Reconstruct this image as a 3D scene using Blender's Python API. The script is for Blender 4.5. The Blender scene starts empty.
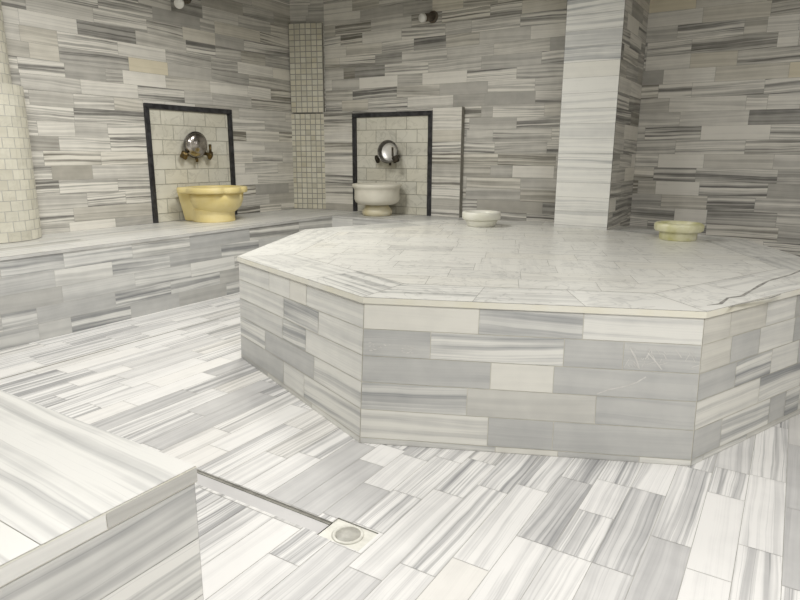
import bpy, bmesh, math, random
from mathutils import Vector, Matrix
SC = bpy.context.scene
COL = SC.collection
PI = math.pi

# ------------------------------------------------------------------ materials
def new_mat(name):
    m = bpy.data.materials.new(name); m.use_nodes = True
    nt = m.node_tree
    b = nt.nodes['Principled BSDF']
    return m, nt, b

def nd(nt, typ, **kw):
    n = nt.nodes.new(typ)
    for k, v in kw.items():
        setattr(n, k, v)
    return n

def math_n(nt, op, a, b=None, clamp=False):
    n = nd(nt, 'ShaderNodeMath', operation=op); n.use_clamp = clamp
    for i, v in enumerate((a, b)):
        if v is None: continue
        if isinstance(v, (int, float)): n.inputs[i].default_value = v
        else: nt.links.new(v, n.inputs[i])
    return n.outputs[0]

def mix_n(nt, f, a, b, mode='MIX'):
    n = nd(nt, 'ShaderNodeMix', data_type='RGBA', blend_type=mode)
    n.clamp_factor = True
    for key, v in ((0, f), (6, a), (7, b)):
        if isinstance(v, (int, float)): n.inputs[key].default_value = v
        elif isinstance(v, tuple): n.inputs[key].default_value = (*v, 1)
        else: nt.links.new(v, n.inputs[key])
    return n.outputs[2]

def marble(name, white, grey, rough, freq=30.0, line=1.0, veins=0.0):
    """banded marble cut in tiles: the face attribute 'tile' holds tone, streak, warm and seed of each tile"""
    m, nt, b = new_mat(name)
    L = nt.links.new
    at = nd(nt, 'ShaderNodeAttribute', attribute_name='tile')
    uv = nd(nt, 'ShaderNodeUVMap', uv_map='UVMap')
    sp = nd(nt, 'ShaderNodeSeparateXYZ'); L(uv.outputs[0], sp.inputs[0])
    sc = nd(nt, 'ShaderNodeSeparateColor'); L(at.outputs['Color'], sc.inputs[0])
    tone, streak, warm = sc.outputs[0], sc.outputs[1], sc.outputs[2]
    seed = at.outputs['Alpha']
    u, v = sp.outputs[0], sp.outputs[1]
    s37 = math_n(nt, 'MULTIPLY', seed, 37.0)
    # slope of the bands differs from tile to tile
    sl = math_n(nt, 'MULTIPLY', math_n(nt, 'SUBTRACT', math_n(nt, 'FRACT', math_n(nt, 'MULTIPLY', seed, 7.31)), 0.5), 0.07)
    v1 = math_n(nt, 'ADD', v, math_n(nt, 'MULTIPLY', u, sl))
    c0 = nd(nt, 'ShaderNodeCombineXYZ')
    L(math_n(nt, 'MULTIPLY', u, 3.0), c0.inputs[0]); L(math_n(nt, 'MULTIPLY', v, 9.0), c0.inputs[1]); L(s37, c0.inputs[2])
    nw = nd(nt, 'ShaderNodeTexNoise'); nw.inputs['Scale'].default_value = 1.0; nw.inputs['Detail'].default_value = 2.0
    L(c0.outputs[0], nw.inputs['Vector'])
    v2 = math_n(nt, 'ADD', v1, math_n(nt, 'MULTIPLY', math_n(nt, 'SUBTRACT', nw.outputs['Fac'], 0.5), 0.022))
    def bands(fq, us, det):
        c = nd(nt, 'ShaderNodeCombineXYZ')
        L(math_n(nt, 'MULTIPLY', u, us), c.inputs[0]); L(math_n(nt, 'MULTIPLY', v2, fq), c.inputs[1]); L(s37, c.inputs[2])
        n = nd(nt, 'ShaderNodeTexNoise'); n.inputs['Scale'].default_value = 1.0; n.inputs['Detail'].default_value = det
        n.inputs['Roughness'].default_value = 0.55
        L(c.outputs[0], n.inputs['Vector'])
        return n.outputs['Fac']
    b1 = bands(freq, 0.7, 2.5)
    b2 = bands(freq * 1.6, 0.5, 1.0)
    # broad bands
    mr = nd(nt, 'ShaderNodeMapRange', interpolation_type='SMOOTHSTEP'); L(b1, mr.inputs[0])
    mr.inputs[1].default_value = 0.38; mr.inputs[2].default_value = 0.66
    # thin dark lines where the second noise crosses its middle value
    d = math_n(nt, 'ABSOLUTE', math_n(nt, 'SUBTRACT', b2, 0.53))
    ml = nd(nt, 'ShaderNodeMapRange'); L(d, ml.inputs[0])
    ml.inputs[1].default_value = 0.0; ml.inputs[2].default_value = 0.045
    ml.inputs[3].default_value = 1.0; ml.inputs[4].default_value = 0.0
    band = math_n(nt, 'SUBTRACT', mr.outputs[0], 0.42)
    f = math_n(nt, 'SUBTRACT', 1.0, tone)
    f = math_n(nt, 'ADD', f, math_n(nt, 'MULTIPLY', band, math_n(nt, 'MULTIPLY', streak, 1.05)))
    f = math_n(nt, 'ADD', f, math_n(nt, 'MULTIPLY', ml.outputs[0], math_n(nt, 'MULTIPLY', streak, 0.42 * line)))
    # cloudy mottling
    c3 = nd(nt, 'ShaderNodeCombineXYZ'); L(u, c3.inputs[0]); L(v, c3.inputs[1]); L(s37, c3.inputs[2])
    n3 = nd(nt, 'ShaderNodeTexNoise'); n3.inputs['Scale'].default_value = 11.0; n3.inputs['Detail'].default_value = 5.0
    L(c3.outputs[0], n3.inputs['Vector'])
    f = math_n(nt, 'ADD', f, math_n(nt, 'MULTIPLY', math_n(nt, 'SUBTRACT', n3.outputs['Fac'], 0.5), 0.30))
    if veins:
        n4 = nd(nt, 'ShaderNodeTexNoise'); n4.inputs['Scale'].default_value = 6.0; n4.inputs['Detail'].default_value = 4.0
        n4.inputs['Distortion'].default_value = 1.2
        L(c3.outputs[0], n4.inputs['Vector'])
        dv = math_n(nt, 'ABSOLUTE', math_n(nt, 'SUBTRACT', n4.outputs['Fac'], 0.5))
        mv = nd(nt, 'ShaderNodeMapRange'); L(dv, mv.inputs[0]); mv.inputs[2].default_value = 0.03
        mv.inputs[3].default_value = 1.0; mv.inputs[4].default_value = 0.0
        f = math_n(nt, 'ADD', f, math_n(nt, 'MULTIPLY', mv.outputs[0], veins))
    f = math_n(nt, 'ADD', f, 0.0, clamp=True)
    col = mix_n(nt, f, white, grey)
    col = mix_n(nt, warm, col, (0.62, 0.50, 0.22), 'MIX')
    L(col, b.inputs['Base Color'])
    b.inputs['Roughness'].default_value = rough
    b.inputs['Specular IOR Level'].default_value = 0.4
    return m

def plain(name, col, rough=0.5, metal=0.0, noise=0.0, nscale=20.0, col2=None, bump=0.0):
    m, nt, b = new_mat(name)
    b.inputs['Roughness'].default_value = rough; b.inputs['Metallic'].default_value = metal
    tc = nd(nt, 'ShaderNodeTexCoord')
    n = nd(nt, 'ShaderNodeTexNoise'); n.inputs['Scale'].default_value = nscale; n.inputs['Detail'].default_value = 5.0
    nt.links.new(tc.outputs['Object'], n.inputs['Vector'])
    mr = nd(nt, 'ShaderNodeMapRange'); nt.links.new(n.outputs['Fac'], mr.inputs[0])
    mr.inputs[1].default_value = 0.35; mr.inputs[2].default_value = 0.7
    c2 = col2 if col2 else tuple(x * (1 - noise) for x in col)
    nt.links.new(mix_n(nt, mr.outputs[0], col, c2), b.inputs['Base Color'])
    if bump:
        bp = nd(nt, 'ShaderNodeBump'); bp.inputs['Strength'].default_value = bump; bp.inputs['Distance'].default_value = 0.004
        nt.links.new(n.outputs['Fac'], bp.inputs['Height']); nt.links.new(bp.outputs[0], b.inputs['Normal'])
    return m

W_, G_ = (0.80, 0.79, 0.755), (0.215, 0.22, 0.225)
M = {}
M['floor'] = marble('floor_marble', (0.82, 0.81, 0.79), (0.30, 0.30, 0.305), 0.38, 42, 1.6)
M['wall'] = marble('wall_marble', (0.80, 0.775, 0.71), (0.155, 0.151, 0.140), 0.42, 46, 1.4)
M['body'] = marble('platform_marble', (0.80, 0.795, 0.75), (0.275, 0.285, 0.297), 0.38, 34, 1.0)
M['top'] = marble('slab_marble', (0.80, 0.795, 0.75), (0.25, 0.255, 0.25), 0.30, 26, 0.9, veins=0.3)
M['bench'] = marble('bench_marble', (0.78, 0.775, 0.74), (0.24, 0.245, 0.25), 0.38, 30, 1.0)
M['niche'] = marble('niche_tile', (0.74, 0.725, 0.64), (0.30, 0.29, 0.24), 0.30, 10, 0.4, veins=0.25)
M['mosaic'] = marble('mosaic_tile', (0.72, 0.70, 0.60), (0.27, 0.25, 0.19), 0.45, 10, 0.3, veins=0.1)
M['grout'] = plain('grout', (0.54, 0.53, 0.49), 0.9, noise=0.25)
M['grout_wall'] = plain('grout_wall', (0.34, 0.33, 0.29), 0.9, noise=0.25)
M['grout_white'] = plain('grout_white', (0.68, 0.66, 0.58), 0.9, noise=0.2)
M['grout_niche'] = plain('grout_niche', (0.42, 0.40, 0.33), 0.9, noise=0.3)
M['scrape'] = plain('scrape', (0.74, 0.73, 0.70), 0.7, noise=0.2, nscale=60)
M['joint'] = plain('dirty_joint', (0.36, 0.35, 0.31), 0.8, noise=0.4, nscale=30)
M['edge'] = plain('slab_edge', (0.83, 0.82, 0.755), 0.45, col2=(0.80, 0.77, 0.63), nscale=5)
M['edge_grey'] = plain('bench_edge', (0.62, 0.615, 0.59), 0.45, noise=.2, nscale=9)
M['vein'] = plain('dark_vein', (0.20, 0.195, 0.18), 0.5, col2=(0.42, 0.41, 0.38), nscale=30)
M['channel'] = plain('channel_stone', (0.62, 0.61, 0.605), 0.45, noise=0.12, nscale=6)
M['black'] = plain('black_stone', (0.012, 0.012, 0.014), 0.3, col2=(0.05, 0.05, 0.055), nscale=25)
M['yellow'] = plain('yellow_stone', (0.76, 0.62, 0.25), 0.42, col2=(0.82, 0.70, 0.37), nscale=7)
M['cream'] = plain('cream_stone', (0.78, 0.75, 0.65), 0.4, col2=(0.70, 0.67, 0.57), nscale=10)
M['honey'] = plain('honey_stone', (0.66, 0.58, 0.36), 0.4, col2=(0.70, 0.66, 0.52), nscale=9)
M['white'] = plain('white_stone', (0.80, 0.79, 0.72), 0.35, col2=(0.72, 0.71, 0.60), nscale=10)
M['onyx'] = plain('pale_green_stone', (0.58, 0.56, 0.27), 0.35, col2=(0.80, 0.78, 0.60), nscale=12)
M['steel'] = plain('worn_steel', (0.50, 0.47, 0.44), 0.22, 1.0, col2=(0.36, 0.33, 0.30), nscale=14)
M['steel_refl'] = plain('steel_room_reflection', (0.86, 0.85, 0.82), 0.42, .85, col2=(0.72, 0.71, 0.69), nscale=9)  # pale base colour stands in for the bright room reflected in the bowl
M['steel_dark'] = plain('dark_steel', (0.11, 0.105, 0.09), 0.35, 0.8, col2=(0.22, 0.21, 0.19), nscale=20)
M['brass'] = plain('tarnished_brass', (0.20, 0.14, 0.055), 0.4, 0.85, col2=(0.05, 0.04, 0.025), nscale=40)
M['bronze'] = plain('blackened_bronze', (0.03, 0.026, 0.018), 0.45, 0.6, col2=(0.075, 0.06, 0.04), nscale=40)
M['plastic'] = plain('white_plastic', (0.80, 0.79, 0.74), 0.45, noise=0.08)
M['stain_shade'] = plain('stain_and_shade', (0.085, 0.068, 0.05), 0.8, col2=(0.16, 0.135, 0.10), nscale=30)  # brown wall stain; the same dark tone paints shade on the pipes
M['drain'] = plain('drain_metal', (0.80, 0.79, 0.72), 0.3, col2=(0.66, 0.65, 0.58), nscale=40)
M['drain_in'] = plain('drain_cover', (0.50, 0.49, 0.44), 0.4, col2=(0.40, 0.39, 0.35), nscale=60)
M['ceil'] = plain('ceiling_plaster', (0.26, 0.25, 0.215), 0.9, noise=0.1, nscale=3)
M['offwall'] = plain('off_wall_stone', (0.46, 0.45, 0.41), 0.6, noise=0.2, nscale=3)

# ------------------------------------------------------------------ objects
def link(name, mesh, parent=None):
    o = bpy.data.objects.new(name, mesh); COL.objects.link(o)
    if parent: o.parent = parent
    return o

def tag(o, label=None, cat=None, group=None, kind=None):
    if label: o['label'] = label
    if cat: o['category'] = cat
    if group: o['group'] = group
    if kind: o['kind'] = kind
    return o

def thing(name, label, cat, loc=(0, 0, 0), group=None):
    o = link(name, None); o.location = loc; o.empty_display_size = 0.1
    return tag(o, label, cat, group)

def clip_poly(poly, cl):
    """Sutherland-Hodgman, both counter-clockwise convex 2D polygons"""
    out = list(poly)
    for i in range(len(cl)):
        if not out: break
        ax, ay = cl[i]; bx, by = cl[(i + 1) % len(cl)]
        inside = lambda p: (bx - ax) * (p[1] - ay) - (by - ay) * (p[0] - ax) >= -1e-9
        src, out = out, []
        for k in range(len(src)):
            p, q = src[k], src[(k + 1) % len(src)]
            ip, iq = inside(p), inside(q)
            if ip: out.append(p)
            if ip != iq:
                d1 = (bx - ax) * (p[1] - ay) - (by - ay) * (p[0] - ax)
                d2 = (bx - ax) * (q[1] - ay) - (by - ay) * (q[0] - ax)
                t = d1 / (d1 - d2)
                out.append((p[0] + t * (q[0] - p[0]), p[1] + t * (q[1] - p[1])))
    return out

def area2(p):
    return sum(p[i][0] * p[(i + 1) % len(p)][1] - p[(i + 1) % len(p)][0] * p[i][1] for i in range(len(p))) / 2

class Surf:
    """tile faces on flat surfaces, with backing slabs; all one mesh"""
    def __init__(s): s.v, s.f, s.mi, s.uv, s.at = [], [], [], [], []
    def face(s, pts, uvs, mi, att):
        n = len(s.v); s.v += [tuple(p) for p in pts]; s.f.append(list(range(n, n + len(pts))))
        s.mi.append(mi); s.uv.append(uvs); s.at.append(att)
    def panel(s, O, U, V, outline, tiles, thick=0.02, gap=0.0007, eps=0.0012, clips=None, back=1, side_mi=None):
        """outline: CCW uv polygon of the backing slab; U x V points out"""
        O, U, V = Vector(O), Vector(U), Vector(V); N = U.cross(V)
        P = lambda q, h: O + U * q[0] + V * q[1] + N * h
        z4 = (0.6, 0, 0, 0)
        if outline:
            s.face([P(q, 0) for q in outline], outline, back, z4)
            if thick:
                s.face([P(q, -thick) for q in reversed(outline)], list(reversed(outline)), back, z4)
                k = len(outline)
                for i in range(k):
                    a, b = outline[i], outline[(i + 1) % k]
                    s.face([P(a, -thick), P(b, -thick), P(b, 0), P(a, 0)], [a, b, b, a], back if side_mi is None else side_mi, z4)
        cls = clips if clips else [outline]
        for (u0, u1, v0, v1, tone, st, wm, sd) in tiles:
            r = [(u0 + gap, v0 + gap), (u1 - gap, v0 + gap), (u1 - gap, v1 - gap), (u0 + gap, v1 - gap)]
            for c in cls:
                q = clip_poly(r, c)
                if len(q) > 2 and abs(area2(q)) > 1e-6:
                    s.face([P(t, eps) for t in q], q, 0, (tone, st, wm, sd))
    def strip(s, pts, h0, h1, mi, att):  # vertical skirt round a closed xy polyline
        k = len(pts)
        for i in range(k):
            a, b = pts[i], pts[(i + 1) % k]
            L = math.hypot(b[0] - a[0], b[1] - a[1])
            s.face([(a[0], a[1], h0), (b[0], b[1], h0), (b[0], b[1], h1), (a[0], a[1], h1)], [(0, h0), (L, h0), (L, h1), (0, h1)], mi, att)
    def build(s, name, mats, parent=None):
        me = bpy.data.meshes.new(name); me.from_pydata(s.v, [], s.f)
        for m in mats: me.materials.append(m)
        me.polygons.foreach_set('material_index', s.mi)
        uvl = me.uv_layers.new(name='UVMap')
        flat = [c for uv in s.uv for q in uv for c in q]
        uvl.data.foreach_set('uv', flat)
        a = me.attributes.new('tile', 'FLOAT_COLOR', 'FACE')
        a.data.foreach_set('color', [c for t in s.at for c in t])
        me.update()
        return link(name, me, parent)

KIND = {'w': (1.0, .12, 0), 'fd': (.46, .45, 0), 'bn': (.6, .55, 0), 'nb': (.90, .45, 0), 'nc': (.84, .6, 0), 'l': (.88, .25, 0), 'c': (.97, .06, .07), 'g': (.48, .12, 0), 'm': (.66, .28, 0), 'd': (.26, .35, 0),
        's': (.62, .8, 0), 't': (.80, .62, 0), 'y': (.92, .1, .38), 'b': (.74, .2, .10), 'gs': (.56, .45, 0), 'lt': (.9, .35, 0),
        'sc': (.5, .25, 0), 'br': (.5, .25, .0), 'gv': (.5, .1, 0), 'bg': (.64, .1, .06), 'ls': (.88, .35, .03)}

def lay(u0, u1, edges, rng, dist, lens, specials=()):
    """running courses of tiles; specials = (u0, u1, v centre, kind) are laid first, the rest is filled in at random"""
    out = []
    byc = {}
    for sp in specials:
        for k in range(len(edges) - 1):
            if edges[k] <= sp[2] < edges[k + 1]:
                byc.setdefault(k, []).append(sp)
    def pick():
        r = rng.random(); acc = 0
        for w, k in dist:
            acc += w
            if r < acc: break
        t, s_, w_ = KIND[k]
        return (min(1, max(0.05, t + rng.uniform(-.09, .09))), max(0, s_ + rng.uniform(-.1, .12)), max(0, w_ + (rng.uniform(0, .07) if rng.random() < .4 else 0)))
    def fill(a, b, v0, v1, first):
        x = a
        if first: 
            L = rng.uniform(.12, 1) * rng.choice(lens)
            n = min(b, x + L)
            out.append((x, n, v0, v1, *pick(), rng.random())); x = n
        while b - x > 1e-4:
            L = rng.choice(lens) * rng.uniform(.95, 1.05)
            if b - x - L < .10: L = b - x
            if L > 0.75: L = (b - x) / 2
            out.append((x, x + L, v0, v1, *pick(), rng.random())); x += L
    for k in range(len(edges) - 1):
        v0, v1 = edges[k], edges[k + 1]
        x = u0; first = True
        for sp in sorted(byc.get(k, []), key=lambda q: q[0]):
            a, b = max(sp[0], x), min(sp[1], u1)
            if b - a < .05: continue
            if a - x < .06: a = x
            else: fill(x, a, v0, v1, first)
            out.append((a, b, v0, v1, *KIND[sp[3]], rng.random())); x = b; first = False
        if u1 - x > 1e-4: fill(x, u1, v0, v1, first)
    return out

def grid(a, b, n): return [a + (b - a) * i / n for i in range(n + 1)]
def rect(a, b, c, d): return [(a, c), (b, c), (b, d), (a, d)]

# ---- general meshes
def mesh_obj(name, bm, mat, parent=None, smooth=False, mats=None):
    me = bpy.data.meshes.new(name)
    bmesh.ops.recalc_face_normals(bm, faces=bm.faces[:])
    bm.to_mesh(me); bm.free()
    for m in (mats or [mat]): me.materials.append(m)
    if smooth:
        for p in me.polygons: p.use_smooth = True
    return link(name, me, parent)

def lathe(bm, prof, seg=48, c=(0, 0, 0), sx=1, sy=1, mat=None, fn=None):
    """prof = [(r, z)...] closed at the ends when r = 0; fn(angle, r, z) may reshape"""
    rings = []
    T = mat or Matrix.Identity(4)
    for r, z in prof:
        if r < 1e-6:
            rings.append([bm.verts.new(T @ Vector((c[0], c[1], c[2] + z)))])
        else:
            ring = []
            for i in range(seg):
                a = 2 * PI * i / seg
                rr = fn(a, r, z) if fn else r
                ring.append(bm.verts.new(T @ Vector((c[0] + sx * rr * math.cos(a), c[1] + sy * rr * math.sin(a), c[2] + z))))
            rings.append(ring)
    for A, B in zip(rings, rings[1:]):
        for i in range(seg):
            j = (i + 1) % seg
            if len(A) == 1 and len(B) == 1: continue
            if len(A) == 1: bm.faces.new((A[0], B[i], B[j]))
            elif len(B) == 1: bm.faces.new((A[i], B[0], A[j]))
            else: bm.faces.new((A[i], B[i], B[j], A[j]))

def box(bm, x0, x1, y0, y1, z0, z1, bev=0.0, T=None):
    vs = [bm.verts.new((x, y, z)) for z in (z0, z1) for y in (y0, y1) for x in (x0, x1)]
    fs = [bm.faces.new([vs[i] for i in q]) for q in ((0, 2, 3, 1), (4, 5, 7, 6), (0, 1, 5, 4), (2, 6, 7, 3), (0, 4, 6, 2), (1, 3, 7, 5))]
    if bev:
        es = list({e for f in fs for e in f.edges})
        r = bmesh.ops.bevel(bm, geom=es, offset=bev, segments=2, profile=0.5, affect='EDGES')
        vs = list({v for v in vs if v.is_valid} | {v for f in r['faces'] for v in f.verts})
    if T:
        for v in vs: v.co = T @ v.co

def tube(bm, pts, rad, seg=12):
    pts = [Vector(p) for p in pts]
    rads = rad if isinstance(rad, (list, tuple)) else [rad] * len(pts)
    rings = []; ref = None
    for i, p in enumerate(pts):
        d = (pts[min(i + 1, len(pts) - 1)] - pts[max(i - 1, 0)]).normalized()
        if ref is None: ref = d.orthogonal().normalized()
        ref = (ref - d * ref.dot(d)).normalized(); b = d.cross(ref)
        rings.append([bm.verts.new(p + (ref * math.cos(2 * PI * k / seg) + b * math.sin(2 * PI * k / seg)) * rads[i]) for k in range(seg)])
    for A, B in zip(rings, rings[1:]):
        for k in range(seg): bm.faces.new((A[k], A[(k + 1) % seg], B[(k + 1) % seg], B[k]))
    bm.faces.new(list(reversed(rings[0]))); bm.faces.new(rings[-1])

def axis_T(origin, zdir, xdir=(0, 0, 1)):
    z = Vector(zdir).normalized(); x = Vector(xdir); x = (x - z * x.dot(z)).normalized(); y = z.cross(x)
    T = Matrix((x, y, z)).transposed().to_4x4(); T.translation = Vector(origin)
    return T

# ------------------------------------------------------------------ dimensions (metres)
XL, YB, XR, YF, ZC = -4.36, 5.05, 1.9, -1.7, 2.95      # left wall, back wall, right wall, front wall, ceiling
HB, HP = 0.504, 0.5524                                  # bench and platform heights
XB, YBB = -3.57, 4.52                                   # front faces of the benches
ZD = 1.45                                               # top of the wall cladding
DD = 0.022; DDB = 0.055                                              # thickness of the cladding

SP_BACK = [(-0.90,-0.59,1.027,"w"),(-0.90,-0.60,0.825,"w"),(-0.63,-0.20,1.220,"w"),(-0.79,-0.34,1.132,"t"),(-0.78,-0.34,1.297,"l"),(-0.92,-0.58,1.615,"l"),(-0.72,-0.27,1.495,"t"),(-1.05,-0.75,1.713,"l"),(-0.24,-0.05,1.403,"l"),(-0.23,-0.11,1.823,"l"),(-0.30,-0.12,1.894,"l"),(-0.13,0.09,1.597,"y"),(-1.06,-0.75,2.099,"y"),(-0.70,-0.29,1.978,"b"),(-0.58,-0.14,1.618,"b"),(-4.05,-3.70,2.372,"l"),(-4.04,-3.61,2.271,"l"),(-3.63,-3.20,1.668,"w"),(-2.94,-2.50,1.658,"w"),(-3.37,-3.03,1.957,"t"),(-3.59,-3.16,2.065,"l"),(-3.34,-2.88,1.773,"t"),(-3.15,-2.71,2.043,"d"),(-3.68,-3.34,1.771,"d"),(-2.03,-1.67,2.148,"b"),(-2.47,-2.04,2.145,"t"),(-2.25,-1.80,1.442,"t"),(-2.05,-1.69,0.888,"w"),(-1.77,-1.65,0.599,"d"),(-2.49,-2.24,1.174,"m"),(-2.21,-1.78,1.386,"l"),(-2.48,-1.97,0.668,"m"),(-0.75,-0.53,0.595,"w"),(-0.26,-0.15,0.451,"l")]
SP_LEFT = [(3.03,3.45,1.802,"l"),(3.11,3.46,1.692,"y"),(3.05,3.43,1.592,"w"),(2.34,2.73,1.861,"l"),(2.58,3.03,1.786,"t"),(2.72,3.19,1.874,"d"),(2.72,3.17,1.501,"l"),(3.63,3.97,2.046,"b"),(3.97,4.51,2.065,"b"),(3.98,4.30,1.985,"g"),(3.88,4.32,1.590,"l"),(4.33,4.62,1.585,"l"),(2.38,2.58,1.653,"b"),(2.30,2.71,1.542,"m")]
SP_LEFT_LOW = [(2.36,2.62,1.242,"l"),(2.61,2.87,1.238,"m"),(2.86,3.20,0.541,"g"),(2.50,2.86,0.527,"l"),(2.46,2.91,0.845,"t")]
SP_BENCH = [(2.01,2.45,0.415,"bn"),(2.30,2.73,0.309,"bn"),(2.45,2.90,0.237,"bn"),(2.72,3.16,0.165,"bn"),(1.62,1.81,0.160,"bn"),(1.84,2.30,0.188,"g"),(2.00,2.40,0.079,"s"),(1.65,2.00,0.420,"s")]
SP_BC = [(0.00,0.42,0.491,"c"),(0.42,0.78,0.482,"gs"),(0.78,1.18,0.482,"lt"),(0.00,0.25,0.384,"sc"),(0.25,0.72,0.387,"t"),(0.72,0.92,0.386,"g"),(0.92,1.18,0.373,"br"),(0.00,0.47,0.292,"g"),(0.47,0.69,0.282,"c"),(0.69,1.18,0.273,"gv"),(0.00,0.39,0.194,"gs"),(0.39,0.84,0.179,"bg"),(0.84,1.18,0.168,"g"),(0.00,0.47,0.088,"ls"),(0.47,0.70,0.073,"g"),(0.70,1.18,0.061,"g"),(0,.5,.01,"m"),(.5,.72,.01,"c"),(.72,1.0,.01,"g"),(1.0,1.18,.01,"l")]
SP_AB = [(0.0,0.37,0.500,"l"),(0.36,0.59,0.475,"w"),(0.59,0.75,0.486,"c"),(0.74,1.23,0.505,"l"),(-0.00,0.53,0.363,"l"),(0.52,0.86,0.381,"s"),(0.85,1.23,0.378,"l"),(-0.02,0.52,0.281,"m"),(0.51,0.75,0.278,"s"),(0.75,1.23,0.304,"l"),(-0.00,0.32,0.163,"t"),(0.31,0.83,0.146,"g"),(0.82,1.23,0.192,"t"),(-0.02,0.53,0.083,"g"),(0.51,0.74,0.044,"l"),(0.73,1.23,0.071,"t")]
SP_CD = [(-0.01,0.17,0.478,"b"),(0.17,0.42,0.482,"b"),(0.40,0.65,0.494,"l"),(-.01,.19,.39,"b"),(0.19,0.39,0.390,"g"),(0.38,0.66,0.389,"l"),(-0.01,0.24,0.292,"g"),(0.23,0.50,0.287,"s"),(0.49,0.72,0.295,"l"),(-0.01,0.43,0.178,"ls"),(0.41,0.77,0.162,"s"),(0.00,0.18,0.073,"g"),(0.17,0.53,0.077,"t"),(0.51,0.66,0.078,"g"),(0.65,0.78,0.082,"s")]

DIST_WALL = [(.06, 'l'), (.03, 'w'), (.20, 'm'), (.11, 'g'), (.34, 's'), (.20, 'gs'), (.02, 'd'), (.02, 'b'), (.02, 't')]
DIST_LOW = [(.10, 'l'), (.02, 'w'), (.24, 'm'), (.08, 'g'), (.26, 's'), (.28, 't'), (.02, 'b')]
DIST_FLOOR = [(.16, 'w'), (.13, 'lt'), (.44, 't'), (.16, 's'), (.02, 'gs'), (.05, 'g'), (.04, 'm')]
DIST_BODY = [(.25, 'l'), (.2, 'm'), (.2, 'g'), (.2, 't'), (.15, 's')]
DIST_BENCH = [(.18, 'm'), (.32, 'g'), (.26, 's'), (.04, 'l'), (.20, 'gs')]

# ------------------------------------------------------------------ the room
def struct(o): o['kind'] = 'structure'; return o

# floor: planks running along Y, columns along X; a gutter is left open for the channel and the drain
JX = -3.093
CH = (-2.9, -1.03, 1.212, 1.277)      # channel x0 x1 y0 y1
DR = (-1.03, -0.885, 1.205, 1.305)    # drain opening
rng = random.Random(11)
cols = [-0.015 - 0.107 * 58 + 0.107 * k for k in range(0, 76)]
cols = [c for c in cols if XL - .11 < c < XR + .11]
# (X centre of the column, Y from, Y to, kind)
FL = [(-.07,1.61,2.06,'w'),(-.07,1.2,1.61,'w'),(-.07,2.06,2.255,'t'),(-.07,2.255,2.8,'m'),
      (.04,1.8,2.26,'lt'),(.04,1.45,1.8,'t'),(.04,2.26,2.75,'s'),
      (.145,1.665,2.09,'g'),(.145,2.09,2.6,'g'),(.145,1.3,1.665,'t'),
      (-.175,1.71,2.2,'t'),(-.175,1.25,1.71,'g'),
      (-.28,1.5,1.955,'gs'),(-.28,1.05,1.5,'m'),(-.28,1.955,2.3,'lt'),
      (-.39,1.735,1.95,'lt'),(-.39,1.5,1.735,'t'),(-.39,1.05,1.5,'lt'),
      (-.5,1.505,1.9,'fd'),(-.5,1.05,1.505,'lt'),
      (-.6,1.32,1.775,'lt'),(-.6,.9,1.32,'c'),
      (-.71,1.225,1.70,'t'),(-.71,.8,1.225,'l'),(-.71,1.7,2.0,'t'),
      (-.82,1.6,1.85,'s'),(-.82,1.14,1.6,'l'),(-.82,.8,1.14,'m'),
      (-.93,1.525,1.8,'t'),(-.93,1.31,1.525,'t'),(-.93,.75,1.2,'m'),
      (-1.03,1.3,1.51,'g'),(-1.03,1.51,1.75,'l'),(-1.03,.65,1.07,'l'),
      (-1.14,1.28,1.634,'g'),(-1.14,1.634,1.774,'w'),(-1.14,.7,1.2,'w'),
      (-1.245,1.28,1.74,'g'),(-1.245,.7,1.2,'t'),
      (-1.35,1.28,1.56,'l'),(-1.35,.7,1.2,'s'),(-1.46,1.28,1.5,'lt'),(-1.46,.7,1.2,'s')]
fl = [(y0, y1, xc, k) for xc, y0, y1, k in FL]
ft = lay(YF, YB, cols, rng, DIST_FLOOR, (.30, .45, .45, .6), fl)
SF = Surf()
clips = []
def holes(x0, x1, y0, y1, hs):
    """split a rectangle round a row of holes that follow each other in x: hs = [(hx0,hx1,hy0,hy1)]"""
    R = []; x = x0
    for (a, b, c, d) in hs:
        if a > x: R.append((x, a, y0, y1))
        R.append((a, b, y0, c)); R.append((a, b, d, y1)); x = b
    R.append((x, x1, y0, y1))
    return R
for (a, b, c, d) in holes(XL - .1, XR + .1, YF - .1, YB + .1, [CH, DR]):
    q = rect(c, d, -b, -a)           # uv: u = y, v = -x  ->  U x V = (0,1,0)x(-1,0,0) = +Z
    clips.append(q)
    SF.face([(-v, u, -0.0012) for u, v in q], q, 1, (.6, 0, 0, 0))
ftv = [(u0, u1, -v1, -v0, t, s_, w, sd) for (u0, u1, v0, v1, t, s_, w, sd) in ft]
SF.panel((0, 0, -0.0012), (0, 1, 0), (-1, 0, 0), None, ftv, clips=clips, gap=.0009, back=1)
for (a, b, c, d) in (CH, DR):
    SF.strip([(a, c), (a, d), (b, d), (b, c)], -.018, -.0012, 1, (.6, 0, 0, 0))
# an old open joint along a plank row near the left bench
for (xa_, ya_, yb_, w_) in ((JX, .6, 3.1, .007),):
    SF.face([(xa_ - w_, ya_, .0008), (xa_ + w_, ya_, .0008), (xa_ + w_ * .6, yb_, .0008), (xa_ - w_ * .6, yb_, .0008)], [(0, 0)] * 4, 2, (.6, 0, 0, 0))
# the under-floor slab carries gutter and drain
n_ = [(-5, -2, -.018), (2.5, -2, -.018), (2.5, 5.5, -.018), (-5, 5.5, -.018)]
SF.face(n_, [(0, 0)] * 4, 1, (.5, 0, 0, 0))
floor = struct(SF.build('floor', [M['floor'], M['grout'], M['joint']]))

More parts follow.
